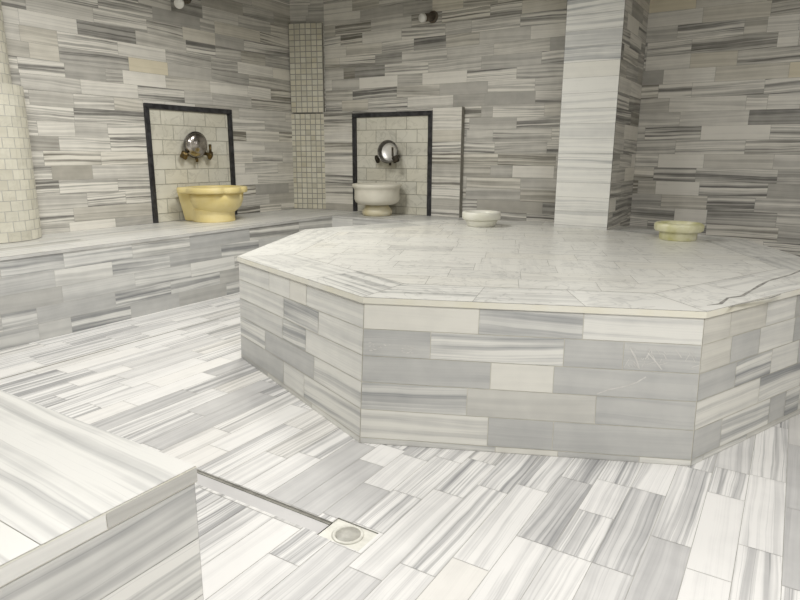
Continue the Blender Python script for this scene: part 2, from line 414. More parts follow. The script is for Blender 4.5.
# ceiling and the walls behind the camera
def slab(name, x0, x1, y0, y1, z0, z1, mat):
    bm = bmesh.new(); box(bm, x0, x1, y0, y1, z0, z1); return struct(mesh_obj(name, bm, mat))
slab('ceiling', XL - .2, XR + .2, YF - .2, YB + .2, ZC, ZC + .1, M['ceil'])
slab('wall_front', XL - .2, XR + .2, YF - .2, YF, -.02, ZC, M['offwall'])

CP = 0.0985
ez = [.471 + CP * k for k in range(-5, 26)]
ez = [-.02] + ez + [ZC]
rng = random.Random(5)
# left wall: u = y, v = z, looks to +X  (U=(0,1,0), V=(0,0,1) -> +X)
LW0, LW1 = YF, 4.93
S = Surf(); S.panel((XL, 0, 0), (0, 1, 0), (0, 0, 1), rect(LW0, LW1, -.02, ZC), lay(LW0, LW1, ez, rng, DIST_WALL, (.3, .4, .45, .45, .6), SP_LEFT), thick=.15)
struct(S.build('wall_left', [M['wall'], M['grout_wall']]))
# back wall: looks to -Y  (U = (1,0,0), V = (0,0,1) -> -Y)
S = Surf(); S.panel((0, YB, 0), (1, 0, 0), (0, 0, 1), rect(-4.04, XR, -.02, ZC), lay(-4.04, XR, ez, rng, DIST_WALL, (.3, .43, .45, .45, .5), SP_BACK), thick=.15)
struct(S.build('wall_back', [M['wall'], M['grout_wall']]))
# right wall, outside the frame: looks to -X  (U = (0,-1,0))
S = Surf(); S.panel((XR, 0, 0), (0, -1, 0), (0, 0, 1), rect(-YB, -YF, -.02, ZC), lay(-YB, -YF, ez, rng, DIST_WALL, (.3, .45, .6)), thick=.15)
struct(S.build('wall_right', [M['wall'], M['grout_wall']]))
# the blunted corner between left and back wall
CA, CB = Vector((XL, 4.93, 0)), Vector((-4.04, YB, 0))
cu = (CB - CA).normalized(); cl = (CB - CA).length
S = Surf(); S.panel(CA, cu, (0, 0, 1), rect(0, cl, -.02, ZC), lay(0, cl, ez, rng, DIST_WALL, (.3, .45)), thick=.05)
struct(S.build('wall_corner', [M['wall'], M['grout_wall']]))

# cladding of the lower walls, a little proud of the upper walls
NL = (3.188, 4.078)      # niche on the left wall: y range
NB = (-3.672, -2.798)     # niche on the back wall: x range
NT = 1.428               # top of the black borders
elow = [HB] + [e for e in ez if HB + .03 < e < ZD - .03] + [ZD]
rng = random.Random(23)
def cladding(name, O, U, V, a, b, niche, sp, dist, DD):
    S = Surf()
    for r in ((a, niche[0], HB, ZD), (niche[0], niche[1], NT, ZD), (niche[1], b, HB, ZD)):
        t = lay(r[0], r[1], elow, rng, dist, (.3, .4, .45, .45, .6) if r[1] - r[0] > .5 else (9,), sp)
        S.panel(O, U, V, rect(*r), t, thick=DD - .001)
    return struct(S.build(name, [M['wall'], M['grout_wall']]))
cladding('trim_1', (XL + DD, 0, 0), (0, 1, 0), (0, 0, 1), 0.0, 4.925, NL, SP_LEFT_LOW, DIST_LOW, DD)
t2 = cladding('trim_2', (0, YB - DDB, 0), (1, 0, 0), (0, 0, 1), -4.035, -2.512, NB, [], DIST_LOW, DDB)

# ------------------------------------------------------------------ niches
rng = random.Random(3)
def niche(label, T, w, recess_label=None):
    """T: local frame, x along the wall, z up, -y out of the wall; origin at bench height on the wall plane, left end"""
    root = thing('tiled_niche', label, 'niche', T.translation)
    R3 = T.to_3x3(); Ux, Zx = R3 @ Vector((1, 0, 0)), Vector((0, 0, 1))
    hgt = NT - HB; bw = .040
    S = Surf(); ch = .1165
    tiles = []
    k = 0; z = hgt - bw
    while z > 0:
        z0 = max(0, z - ch); x = bw - (.0 if k % 2 else .112)
        while x < w - bw:
            a, b_ = max(bw, x), min(w - bw, x + .224)
            if b_ - a > .005:
                tiles.append((a, b_, z0, z, rng.uniform(.80, .98), .12, rng.uniform(.0, .09), rng.random()))
            x += .224
        z = z0; k += 1
    S.panel((0, 0, 0), Ux, Zx, rect(bw * .5, w - bw * .5, 0, hgt - bw * .5), tiles, thick=.004, gap=.003, eps=.002)
    o = S.build('tile_panel', [M['niche'], M['grout_niche']], root)
    out = R3 @ Vector((0, -1, 0))
    o.location = out * .006
    def strip(x0, x1, z0, z1):
        bm = bmesh.new(); box(bm, x0, x1, -.030, -.001, z0, z1, .004)
        o2 = mesh_obj('border_strip', bm, M['black'], root)
        o2.matrix_local = R3.to_4x4()
    strip(0, bw, 0, hgt - bw); strip(w - bw, w, 0, hgt - bw); strip(0, w, hgt - bw, hgt)
    return root
TL = Matrix(((0, -1, 0, XL + .012), (1, 0, 0, NL[0]), (0, 0, 1, HB), (0, 0, 0, 1)))
TB = Matrix(((1, 0, 0, NB[0]), (0, 1, 0, YB - .040), (0, 0, 1, HB), (0, 0, 0, 1)))
niche('cream brick tile niche in a black border behind the yellow basin', TL, NL[1] - NL[0])
niche('cream brick tile niche in a black border behind the white basin', TB, NB[1] - NB[0])

# ------------------------------------------------------------------ mosaic columns
rng = random.Random(8)
def mosaic_tiles(w, z0, z1, tw, th, bond=False, soft=.0):
    n = max(1, round(w / tw)); m = max(1, round((z1 - z0) / th)); T = []
    for j in range(m):
        a, b = z0 + (z1 - z0) * j / m, z0 + (z1 - z0) * (j + 1) / m
        for i in range(n + (1 if bond and j % 2 else 0)):
            s_ = .5 if bond and j % 2 else 0
            x0, x1 = max(0, (i - s_) * w / n), min(w, (i + 1 - s_) * w / n)
            T.append((x0, x1, a, b, min(1, rng.gauss(.90, .12)), .1, max(0, rng.gauss(.08, .05)), rng.random()))
    return T
root = thing('mosaic_column', 'small cream mosaic column filling the corner between the two basins', 'column', (CA.x, CA.y, HB))
nrm = Vector((cu.y, -cu.x, 0))
def corner_piece(name, z0, z1, off, thick, inset0, inset1):
    S = Surf(); a, b = inset0, cl - inset1
    S.panel((cu * a) + nrm * off - Vector((0, 0, HB)), cu, (0, 0, 1), rect(0, b - a, z0, z1), mosaic_tiles(b - a, z0, z1, .055, .051), thick=thick, gap=.0035, eps=.0015)
    return S.build(name, [M['mosaic'], M['grout_wall']], root)
corner_piece('lower_shaft', HB + .002, 1.437, .058, .056, -.012, -.016)
corner_piece('upper_shaft', 1.447, 2.272, .040, .038, -.004, .008)

root = thing('mosaic_column', 'thick rounded column of pale mosaic tiles on the left bench, at the left edge', 'column', (XL, 2.0, HB))
def round_piece(name, r, z0, z1):
    S = Surf(); n = 22; a0, a1 = -PI / 2, PI / 2
    rows = round((z1 - z0) / .062)
    for j in range(rows):
        za, zb = z0 + (z1 - z0) * j / rows, z0 + (z1 - z0) * (j + 1) / rows
        k = -1 if j % 2 else 0
        while k < n:
            i0, i1 = max(0, k), min(n, k + 2)
            tone, sd, wm = min(1, rng.gauss(.86, .06)), rng.random(), max(0, rng.gauss(.02, .02))
            for i in range(i0, i1):
                aa, ab = a0 + (a1 - a0) * i / n, a0 + (a1 - a0) * (i + 1) / n
                g = .0022 / r
                aa2, ab2 = aa + (g if i == i0 else 0), ab - (g if i == i1 - 1 else 0)
                R1 = r + .0012
                pts = [(R1 * math.cos(aa2), R1 * math.sin(aa2), za + .0018), (R1 * math.cos(ab2), R1 * math.sin(ab2), za + .0018),
                       (R1 * math.cos(ab2), R1 * math.sin(ab2), zb - .0018), (R1 * math.cos(aa2), R1 * math.sin(aa2), zb - .0018)]
                S.face(pts, [(aa2 * r, za), (ab2 * r, za), (ab2 * r, zb), (aa2 * r, zb)], 0, (tone, .1, wm, sd))
            k += 2
    ring = [(r * math.cos(a0 + (a1 - a0) * i / n), r * math.sin(a0 + (a1 - a0) * i / n)) for i in range(n + 1)]
    for i in range(n):
        (xa, ya), (xb, yb) = ring[i], ring[i + 1]
        S.face([(xa, ya, z0), (xb, yb, z0), (xb, yb, z1), (xa, ya, z1)], [(0, 0)] * 4, 1, (.6, 0, 0, 0))
    S.face([(x, y, z1) for x, y in ring], [(0, 0)] * (n + 1), 1, (.6, 0, 0, 0))
    S.face([(x, y, z0) for x, y in reversed(ring)], [(0, 0)] * (n + 1), 1, (.6, 0, 0, 0))
    S.face([(ring[-1][0], ring[-1][1], z0), (ring[0][0], ring[0][1], z0), (ring[0][0], ring[0][1], z1), (ring[-1][0], ring[-1][1], z1)], [(0, 0)] * 4, 1, (.6, 0, 0, 0))
    o = S.build(name, [M['mosaic'], M['grout']], root); o.location = (.001, 0, 0)
round_piece('lower_shaft', .275, .002, 1.455 - HB)
round_piece('upper_shaft', .215, 1.455 - HB, ZC - HB)

# ------------------------------------------------------------------ benches
def slab_box(S, x0, x1, y0, y1, z0, z1, mi, att):
    for q in ([(x0, y0, z0), (x1, y0, z0), (x1, y0, z1), (x0, y0, z1)], [(x1, y0, z0), (x1, y1, z0), (x1, y1, z1), (x1, y0, z1)],
              [(x1, y1, z0), (x0, y1, z0), (x0, y1, z1), (x1, y1, z1)], [(x0, y1, z0), (x0, y0, z0), (x0, y0, z1), (x0, y1, z1)],
              [(x0, y1, z0), (x1, y1, z0), (x1, y0, z0), (x0, y0, z0)]):
        S.face(q, [(p[0] + p[1], p[2]) for p in q], mi, att)

rng = random.Random(31)
TS = .018
root = thing('stone_bench', 'long low striped marble bench along the left and back walls, carrying the basins', 'bench', (XL, 0, 0))
ofs = Vector((-XL, 0, 0))
# seat: planks along Y on the left run, along X on the back run
S = Surf()
tl = lay(YF + .02, YB - .03, grid(-XB - .006, -XL - .002, 7), rng, [(.4, 'lt'), (.4, 't'), (.2, 'l')], (.45, .6, .7))
out = [(YF + .02, -XB - .006), (YB - .002, -XB - .006), (YB - .002, 4.030), (4.920, -XL - .002), (YF + .02, -XL - .002)]
S.panel(ofs + Vector((0, 0, HB - .0012)), (0, 1, 0), (-1, 0, 0), out, tl, thick=TS, side_mi=2)
S.build('seat_slab', [M['bench'], M['grout'], M['edge_grey']], root)
S = Surf()
tb = lay(XB + .006, -2.39, grid(YBB - .006, YB - .002, 5), rng, [(.5, 'l'), (.3, 'm'), (.2, 't')], (.45, .6, .7))
out = [(XB + .007, YBB - .006), (-2.50, YBB - .006), (-2.39, YB - .002), (XB + .007, YB - .002)]
S.panel(ofs + Vector((0, 0, HB - .0012)), (1, 0, 0), (0, 1, 0), out, tb, thick=TS, side_mi=2)
S.build('seat_slab', [M['bench'], M['grout'], M['edge_grey']], root)
eb = grid(0, HB - TS, 5)
S = Surf()
S.panel(ofs + Vector((XB, 0, 0)), (0, 1, 0), (0, 0, 1), rect(YF + .02, YBB, 0, HB - TS - .001), lay(YF + .02, YBB, eb, rng, DIST_BENCH, (.4, .45, .6), SP_BENCH), thick=.03)
S.build('front_panel', [M['bench'], M['grout']], root)
S = Surf()
S.panel(ofs + Vector((0, YBB, 0)), (1, 0, 0), (0, 0, 1), rect(XB, -2.50, 0, HB - TS - .001), lay(XB, -2.5, eb, rng, [(.6, 'l'), (.4, 'm')], (.45, .6, .7)), thick=.03)
S.build('front_panel', [M['bench'], M['grout']], root)

# the bench end in the near left corner
PX, PY = -.851, .672
root = thing('stone_bench', 'near white marble bench block cut off by the lower left corner', 'bench', (PX, PY, 0))
ofs = Vector((-PX, -PY, 0))
x0, y0 = -2.5, YF + .02
TS2 = .030
S = Surf()
ext = [y0, -1.2, -.7, -.2, .16, .395, PY]
tl = lay(x0, PX, ext, rng, [(.7, 'w'), (.3, 'lt')], (.7,), [(-1.75, PX, .5, 'nb'), (-1.35, PX, .3, 'nc'), (-1.75, -1.35, .3, 'nb')])
S.panel(ofs + Vector((0, 0, HB - .0012)), (1, 0, 0), (0, 1, 0), rect(x0, PX, y0, PY), tl, thick=TS2, side_mi=2)
se = lay(y0, PY, [HB - TS2, HB - .002], rng, [(.3, 'g'), (.3, 'lt'), (.4, 'l')], (.12, .2, .16))
S.panel(ofs + Vector((PX, 0, 0)), (0, 1, 0), (0, 0, 1), None, se, clips=[rect(y0, PY, HB - TS2, HB)])
S.build('seat_slab', [M['bench'], M['grout_white'], M['edge']], root)
S = Surf()
S.panel(ofs + Vector((PX - .004, 0, 0)), (0, 1, 0), (0, 0, 1), rect(y0, PY - .004, 0, HB - TS2 - .0015), lay(y0, PY - .004, [0, .12, .24, .36, HB - TS2 - .0015], rng, [(1, 't')], (.6, .7), [(.1, PY, .42, 'gs'), (.0, PY, .3, 't'), (.05, PY, .18, 't')]), thick=.03)
S.build('side_panel', [M['bench'], M['grout']], root)
S = Surf()
S.panel(ofs + Vector((0, PY - .004, 0)), (-1, 0, 0), (0, 0, 1), rect(-PX + .004, -x0, 0, HB - TS2 - .0015), lay(-PX + .004, -x0, grid(0, HB - TS2 - .0015, 4), rng, DIST_BENCH, (.45, .6)), thick=.03)
S.build('side_panel', [M['bench'], M['grout']], root)

# ------------------------------------------------------------------ octagonal platform
TOPV = [(-2.312, 2.164), (-1.266, 1.771), (-.199, 2.215), (.262, 3.287), (-.224, 4.351), (-1.297, 4.781), (-2.361, 4.326), (-2.79, 3.24)]
BOTV = [(-2.375, 2.215), (-1.264, 1.740), (-.192, 2.214), (.268, 3.28), (-.224, 4.33), (-1.297, 4.76), (-2.35, 4.31), (-2.78, 3.24)]
CX, CY = -1.28, 3.27
root = thing('octagonal_platform', 'big octagonal marble platform in the middle of the floor', 'platform', (CX, CY, 0))
ofs = Vector((-CX, -CY, 0))
PXa, PXb, PYf = -1.437, -1.064, 4.36        # pillar: x range and front face
TS3 = .022
NOTCH = [(PXa - .002, PYf - .002), (PXb + .002, PYf - .002)]
def edge_y(x):
    for i in range(8):
        a, b = TOPV[i], TOPV[(i + 1) % 8]
        if min(a[0], b[0]) <= x <= max(a[0], b[0]) and (a[1] + b[1]) / 2 > 4.4:
            return a[1] + (b[1] - a[1]) * (x - a[0]) / (b[0] - a[0])
xa, xb = NOTCH[0][0], NOTCH[1][0]
outline = [TOPV[0], TOPV[1], TOPV[2], TOPV[3], TOPV[4], (xb, edge_y(xb)), (xb, PYf - .002), (xa, PYf - .002), (xa, edge_y(xa)), TOPV[6], TOPV[7]]
rng = random.Random(77)
S = Surf()
S.panel(ofs + Vector((0, 0, HP - .0012)), (1, 0, 0), (0, 1, 0), outline, [], thick=TS3, side_mi=2)
# border slabs parallel to each edge, then the inner field; each is clipped against the notch
notch_parts = [rect(-9, 9, -9, PYf - .004), rect(-9, xa - .002, PYf - .004, 9), rect(xb + .002, 9, PYf - .004, 9)]
BW = .262
def inset(k):
    """inner corner of the border at vertex k"""
    v = Vector(TOPV[k]); c = Vector((CX, CY))
    d = (c - v).normalized(); return v + d * (BW / math.sin(math.radians(67.5)))
INN = [tuple(inset(k)) for k in range(8)]
def addtile(poly, Uv, tone, st, wm, sd, org):
    Vv = (-Uv[1], Uv[0])
    for c in notch_parts:
        q = clip_poly(poly, c)
        if len(q) > 2 and abs(area2(q)) > 1e-5:
            S.face([ofs + Vector((p[0], p[1], HP)) for p in q],
                   [((p[0] - org[0]) * Uv[0] + (p[1] - org[1]) * Uv[1], (p[0] - org[0]) * Vv[0] + (p[1] - org[1]) * Vv[1]) for p in q], 0, (tone, st, wm, sd))
KB = {7: ['l', 'l', 'w'], 0: ['l', 'lt', 't'], 1: ['t', 'lt', 'w'], 2: ['w', 'lt', 'l'], 3: ['m', 'l', 'l']}
for k in range(8):
    a, b = Vector(TOPV[k]), Vector(TOPV[(k + 1) % 8]); ia, ib = Vector(INN[k]), Vector(INN[(k + 1) % 8])
    d = (b - a).normalized()
    cut = [0, rng.uniform(.28, .4), rng.uniform(.6, .72), 1]
    for j in range(3):
        P0, P1 = a.lerp(b, cut[j]), a.lerp(b, cut[j + 1]); Q0, Q1 = ia.lerp(ib, cut[j]), ia.lerp(ib, cut[j + 1])
        g = d * .0012; n2 = Vector((-d.y, d.x)) * .003
        poly = [tuple(P0 + g), tuple(P1 - g), tuple(Q1 - g - n2), tuple(Q0 + g - n2)]
        kd = KIND[KB.get(k, ['l', 'm', 'l'])[j]]
        addtile(poly, d, kd[0], kd[1], kd[2], rng.random(), P0)
IN2 = INN
fu = (Vector(TOPV[2]) - Vector(TOPV[1])).normalized(); fv = Vector((-fu.y, fu.x)); org = Vector(TOPV[1])
tt = lay(-1.6, 2.8, grid(BW, 2.9, 15), rng, [(.55, 'l'), (.3, 'm'), (.15, 'w')], (.3, .35, .45))
for (u0, u1, v0, v1, t, s_, w, sd) in tt:
    poly = [tuple(org + fu * u + fv * v) for u, v in ((u0 + .001, v0 + .001), (u1 - .001, v0 + .001), (u1 - .001, v1 - .001), (u0 + .001, v1 - .001))]
    q = clip_poly(poly, IN2)
    if len(q) > 2: addtile(q, (fu.x, fu.y) if rng.random() < .75 else (fv.x, fv.y), min(1, .66 + .40 * t + rng.uniform(-.06, .06)), s_ * .7, w + .02, sd, (org.x, org.y))
# dark open veins in the right-hand border slab
def vein(pts, w):
    pts = [Vector(p) for p in pts]; L, R_ = [], []
    for i, p in enumerate(pts):
        d = (pts[min(i + 1, len(pts) - 1)] - pts[max(i - 1, 0)]).normalized(); n = Vector((-d.y, d.x))
        ww = w * (.25 if i in (0, len(pts) - 1) else (1 if i % 2 else .6))
        L.append(p + n * ww); R_.append(p - n * ww)
    for i in range(len(pts) - 1):
        q = [R_[i], R_[i + 1], L[i + 1], L[i]]
        S.face([ofs + Vector((p.x, p.y, HP + .0004)) for p in q], [(p.x, p.y) for p in q], 3, (.3, 0, 0, 0))
vein([(.1, 3.36), (.058, 3.261), (.022, 3.124), (-.029, 2.984), (-.052, 2.919), (-.075, 2.80), (-.096, 2.682), (-.12, 2.543), (-.16, 2.478), (-.174, 2.36), (-.21, 2.31)], .007)
vein([(.0, 2.66), (-.032, 2.562), (-.075, 2.477), (-.103, 2.423), (-.129, 2.37), (-.145, 2.308)], .006)
S.build('top_slab', [M['top'], M['grout'], M['edge'], M['vein']], root)

ep = [0, .022, .132, .236, .335, .435, HP - TS3 - .001]
SPP = {0: SP_AB, 1: SP_BC, 2: SP_CD}
for k in range(8):
    ta, tb_ = Vector(TOPV[k]), Vector(TOPV[(k + 1) % 8]); c2 = Vector((CX, CY))
    A_, B_ = Vector((*BOTV[k], 0)), Vector((*BOTV[(k + 1) % 8], 0))
    ins = lambda p: p + (c2 - p).normalized() * .008
    At, Bt = ins(ta), ins(tb_); Hh = HP - TS3 - .001
    At, Bt = Vector((At.x, At.y, Hh)), Vector((Bt.x, Bt.y, Hh))
    L = (B_ - A_).length; U = (B_ - A_) / L
    tiles = lay(0, L, ep, rng, DIST_BODY, (.3, .45, .5), SPP.get(k, ()))
    S2 = Surf()
    nU = Vector((U.y, -U.x, 0))
    def P(u, z, h=0.0):
        s_ = u / L; f = z / Hh
        return ofs + A_.lerp(B_, s_).lerp(At.lerp(Bt, s_), f) + nU * h
    lim = (0, L)
    if k == 4: lim = (0, (Vector(BOTV[4]) - Vector((xb, edge_y(xb) - .02))).length - .004)
    if k == 5: lim = ((Vector(BOTV[5]) - Vector((xa, edge_y(xa) - .02))).length + .004, L)
    ua, ub = lim
    c4 = (.6, 0, 0, 0)
    nu = 6
    gu = grid(ua, ub, nu)
    for i in range(nu):
        for j in range(len(ep) - 1):
            q = [(gu[i], ep[j]), (gu[i + 1], ep[j]), (gu[i + 1], ep[j + 1]), (gu[i], ep[j + 1])]
            S2.face([P(a, b, 0) for a, b in q], q, 1, c4)
            S2.face([P(a, b, -.02) for a, b in q[::-1]], q, 1, c4)
        for z in (0, Hh):
            q = [P(gu[i], z, 0), P(gu[i], z, -.02), P(gu[i + 1], z, -.02), P(gu[i + 1], z, 0)]
            S2.face(q if z == 0 else q[::-1], [(0, 0)] * 4, 1, c4)
    for uu in (ua, ub):
        for j in range(len(ep) - 1):
            S2.face([P(uu, ep[j], 0), P(uu, ep[j], -.02), P(uu, ep[j + 1], -.02), P(uu, ep[j + 1], 0)], [(0, 0)] * 4, 1, c4)
    for (u0, u1, v0, v1, t, s_, w, sd) in tiles:
        u0, u1 = max(u0, ua), min(u1, ub)
        if u1 - u0 < .004: continue
        g = .0014
        q = [(u0 + g, v0 + g), (u1 - g, v0 + g), (u1 - g, v1 - g), (u0 + g, v1 - g)]
        S2.face([P(a, b, .0012) for a, b in q], q, 0, (t, s_, w, sd))
    if k == 1:   # pale scrapes on two grey tiles and a pale vein on a third
        def scr(pts, w):
            pts = [Vector(p) for p in pts]
            for a, b in zip(pts, pts[1:]):
                d = (b - a).normalized(); n = Vector((-d.y, d.x)) * w
                q = [a - n, b - n, b + n, a + n]
                S2.face([P(p.x, p.y, .0024) for p in q], [(p.x, p.y) for p in q], 2, c4)
        rr = random.Random(4)
        for i in range(34):
            u = .935 + .22 * rr.random(); v = .352 + .072 * rr.random(); l = .008 + .022 * rr.random() ** 2
            du = l * rr.uniform(.45, .9) * (1 if i % 4 else -.6)
            scr([(u, v), (u + du * .5, v - l * .45), (u + du, v - l)] if v - l > .338 else [(u, v), (u + l, v + l * .4)], .0006 + .0011 * rr.random())
        scr([(.94, .415), (.965, .372), (.975, .345)], .0022); scr([(1.0, .40), (1.03, .368), (1.05, .343)], .0022)
        for i in range(26):
            u = .02 + .17 * rr.random() ** 1.3; v = .350 + .035 * rr.random()
            scr([(u, v), (u + .004 + .008 * rr.random(), v + .006 * (rr.random() - .5))], .0008 + .0008 * rr.random())
        scr([(.84, .243), (.88, .262), (.93, .276), (.97, .293), (1.0, .315)], .0022)
    S2.build('side_panel', [M['body'], M['grout_white'], M['top']] if k != 1 else [M['body'], M['grout_white'], M['scrape']], root)

# ------------------------------------------------------------------ pillar
rng = random.Random(14)
root = thing('wall_pillar', 'square striped marble pillar rising behind the platform', 'pillar', (PXa, PYf, 0))
ofs = Vector((-PXa, -PYf, 0))
pe = [0] + [e for e in ez if .05 < e < ZC - .05] + [ZC - .001]
def one(u0, u1, dist, sp={}):
    return lay(u0, u1, pe, rng, dist, (u1 - u0,), [(u0, u1, z, k) for z, k in sp.items()])
PSP = {1.56: 'c', 1.46: 'w', 1.66: 't', 1.36: 'lt', 1.26: 'lt', 1.16: 'lt', 1.06: 't', .96: 'lt', .86: 'w', .76: 'lt', .66: 'lt', .56: 'l', 1.76: 'm', 1.85: 't', 1.95: 's', 2.05: 'g', 2.15: 'gs'}
S = Surf()
ft2 = [t for t in lay(PXa, PXb, pe, rng, [(.4, 't'), (.3, 'm'), (.3, 'lt')], (9,), [(PXa, PXb, z, k) for z, k in PSP.items()])]
ft2 = [(PXa, PXb, a[2], a[3], *a[4:]) for a in {t[2]: t for t in ft2}.values()]
S.panel(ofs + Vector((0, PYf, 0)), (1, 0, 0), (0, 0, 1), rect(PXa, PXb, 0, ZC - .001), ft2, thick=.02)
S.build('front_face', [M['body'], M['grout_wall']], root)
S = Surf()
S.panel(ofs + Vector((PXb, 0, 0)), (0, 1, 0), (0, 0, 1), rect(PYf, YB - .003, 0, ZC - .001), lay(PYf, YB - .003, pe, rng, DIST_WALL, (.35, .45)), thick=.02)
S.build('side_face', [M['wall'], M['grout_wall']], root)
S = Surf()
S.panel(ofs + Vector((PXa, 0, 0)), (0, -1, 0), (0, 0, 1), rect(-YB + .003, -PYf, 0, ZC - .001), lay(-YB + .003, -PYf, pe, rng, DIST_WALL, (.35, .45)), thick=.02)
S.build('side_face', [M['wall'], M['grout_wall']], root)

# ------------------------------------------------------------------ basins
def bezier_prof(pts): return pts
# yellow basin by the left wall; local frame: +x out of the wall, y along the wall
root = thing('wash_basin', 'yellow stone basin with a scalloped rim standing on the left bench', 'basin', (-4.335, 3.595, HB))
bm = bmesh.new()      # bowl hull
prof = [(0, .062), (.09, .064), (.15, .082), (.192, .122), (.212, .175), (.216, .235), (.20, .236), (.185, .17), (.13, .11), (0, .095)]
lathe(bm, prof, 64, (.285, 0.01, 0), .95, 1.04)
mesh_obj('bowl', bm, M['yellow'], root, True)
bm = bmesh.new()      # foot under the bowl and tapered back block
def frustum(q0, z0, q1, z1, bev):
    b2 = bmesh.new()
    a = [b2.verts.new((x, y, z0)) for x, y in q0]; b = [b2.verts.new((x, y, z1)) for x, y in q1]
    for i in range(4): b2.faces.new((a[i], a[(i + 1) % 4], b[(i + 1) % 4], b[i]))
    b2.faces.new(a[::-1]); b2.faces.new(b)
    bmesh.ops.bevel(b2, geom=b2.edges[:], offset=bev, segments=3, profile=.5, affect='EDGES')
    me = bpy.data.meshes.new('t'); b2.to_mesh(me); b2.free(); bm.from_mesh(me); bpy.data.meshes.remove(me)
frustum([(.065, -.150), (.22, -.150), (.22, .150), (.065, .150)], .002, [(.03, -.185), (.22, -.185), (.22, .185), (.03, .185)], .236, .012)
lathe(bm, [(0, 0), (.168, 0), (.172, .006), (.168, .06), (.176, .10), (.15, .12), (0, .12)], 48, (.25, 0, 0))
mesh_obj('pedestal', bm, M['yellow'], root)
bm = bmesh.new()      # rim: a flat scalloped plate with the bowl opening
def rim_fn(a, r, z):
    if r < .215: return r
    aa = a if a < PI else a - 2 * PI
    d = abs(math.degrees(aa))
    k = .012 * math.sin(min(1, max(0, (d - 20) / 90)) * PI) + .008 * math.cos(math.radians(min(d, 20) * 4.5)) - .022 * math.exp(-((d - 21) / 7) ** 2)
    ear = .058 * math.exp(-((d - 118) / 10) ** 2)
    return r + k + ear
lathe(bm, [(.195, .236), (.235, .233), (.250, .236), (.256, .243), (.255, .274), (.249, .281), (.205, .284), (.192, .276), (.195, .236)], 120, (.285, 0, 0), .93, 1.0, fn=rim_fn)
mesh_obj('rim', bm, M['yellow'], root, True)

# white basin by the back wall
root = thing('wash_basin', 'off-white round stone basin on a small foot, standing on the back bench', 'basin', (-3.238, 4.765, HB))
bm = bmesh.new()
lathe(bm, [(0, .098), (.12, .098), (.165, .104), (.195, .122), (.207, .15), (.205, .20), (.205, .232), (.211, .245), (.222, .256), (.226, .272), (.222, .284), (.205, .287), (.19, .28), (.183, .25), (.178, .17), (.12, .135), (0, .13)], 64)
mesh_obj('bowl', bm, M['cream'], root, True)
bm = bmesh.new()
lathe(bm, [(0, 0), (.122, 0), (.134, .012), (.138, .035), (.130, .058), (.112, .074), (.105, .097), (0, .0975)], 48)
mesh_obj('foot', bm, M['honey'], root, True)

# two low bowls on the platform
root = thing('stone_bowl', 'small white bowl with a thick rim on the platform, left of the pillar', 'bowl', (-1.885, 4.10, HP))
bm = bmesh.new()
lathe(bm, [(0, 0), (.093, 0), (.099, .006), (.113, .036), (.116, .054), (.09, .054), (0, .045)], 48)
mesh_obj('body', bm, M['white'], root, True)
bm = bmesh.new()
lathe(bm, [(.098, .048), (.128, .048), (.136, .056), (.138, .094), (.134, .102), (.118, .104), (.106, .098), (.096, .062), (.098, .048)], 48)
mesh_obj('rim', bm, M['white'], root, True)
root = thing('stone_bowl', 'small yellow-green stone bowl with a wide flat rim, right of the pillar', 'bowl', (-.578, 4.11, HP))
bm = bmesh.new()
lathe(bm, [(0, 0), (.100, 0), (.106, .006), (.108, .044), (.114, .056), (.09, .056), (0, .05)], 48)
mesh_obj('body', bm, M['onyx'], root, True)
bm = bmesh.new()
lathe(bm, [(.105, .052), (.130, .052), (.137, .060), (.139, .084), (.136, .096), (.128, .102), (.116, .103), (.108, .098), (.100, .070), (.105, .052)], 64, fn=lambda a, r, z: r + (.003 * math.cos(8 * a) if r > .132 else 0))
mesh_obj('rim', bm, M['onyx'], root, True)

# ------------------------------------------------------------------ taps with a metal bowl hung over each
def tap(T, label, mat, mirror=1, long=False):
    """local frame: x along the wall (to the right as seen), y up, z out of the wall"""
    root = thing('mixer_tap', label, 'tap'); root.matrix_world = T
    bm = bmesh.new()
    lathe(bm, [(0, 0), (.030, 0), (.030, .006), (.016, .010), (.016, .036), (0, .037)], 24, (0, 0, 0))
    tube(bm, [(-.092, -.048, .042), (.092, -.048, .042)], .016)
    tube(bm, [(0, 0, .02), (0, -.045, .045)], .014)
    mesh_obj('body', bm, mat, root, True)
    bm = bmesh.new(); tube(bm, [(0, -.045, .045), (0, -.075, .050), (0, -.105, .052), (0, -.125, .054)], [.013, .012, .012, .011])
    mesh_obj('spout', bm, mat, root, True)
    for s in (-1, 1):
        bm = bmesh.new()
        far = long and s == mirror
        TT = axis_T((s * .092, -.052, .042), (.30, -.12, .95) if far else (s * .85, -.35, .45))
        e = .075 if far else 0
        lathe(bm, [(0, 0), (.014, 0), (.014, .03 + e), (.020, .034 + e), (.031, .040 + e), (.034, .052 + e), (.030, .066 + e), (.016, .072 + e), (0, .072 + e)], 20, mat=TT, fn=lambda a, r, z: r * (1 + (.16 * math.cos(4 * a) if r > .024 else 0)))
        if far:
            p0 = TT @ Vector((0, 0, .055 + e)); tube(bm, [p0, p0 + Vector((-.028, .03, .004)), p0 + Vector((-.030, .105, .004))], [.012, .010, .009])
        elif s == mirror:
            p0 = TT @ Vector((0, 0, .055)); tube(bm, [p0, p0 + Vector((-.004, .05, .006)), p0 + Vector((.0, .09, .0))], [.012, .011, .013])
        mesh_obj('valve_handle', bm, mat, root, True)
    return root

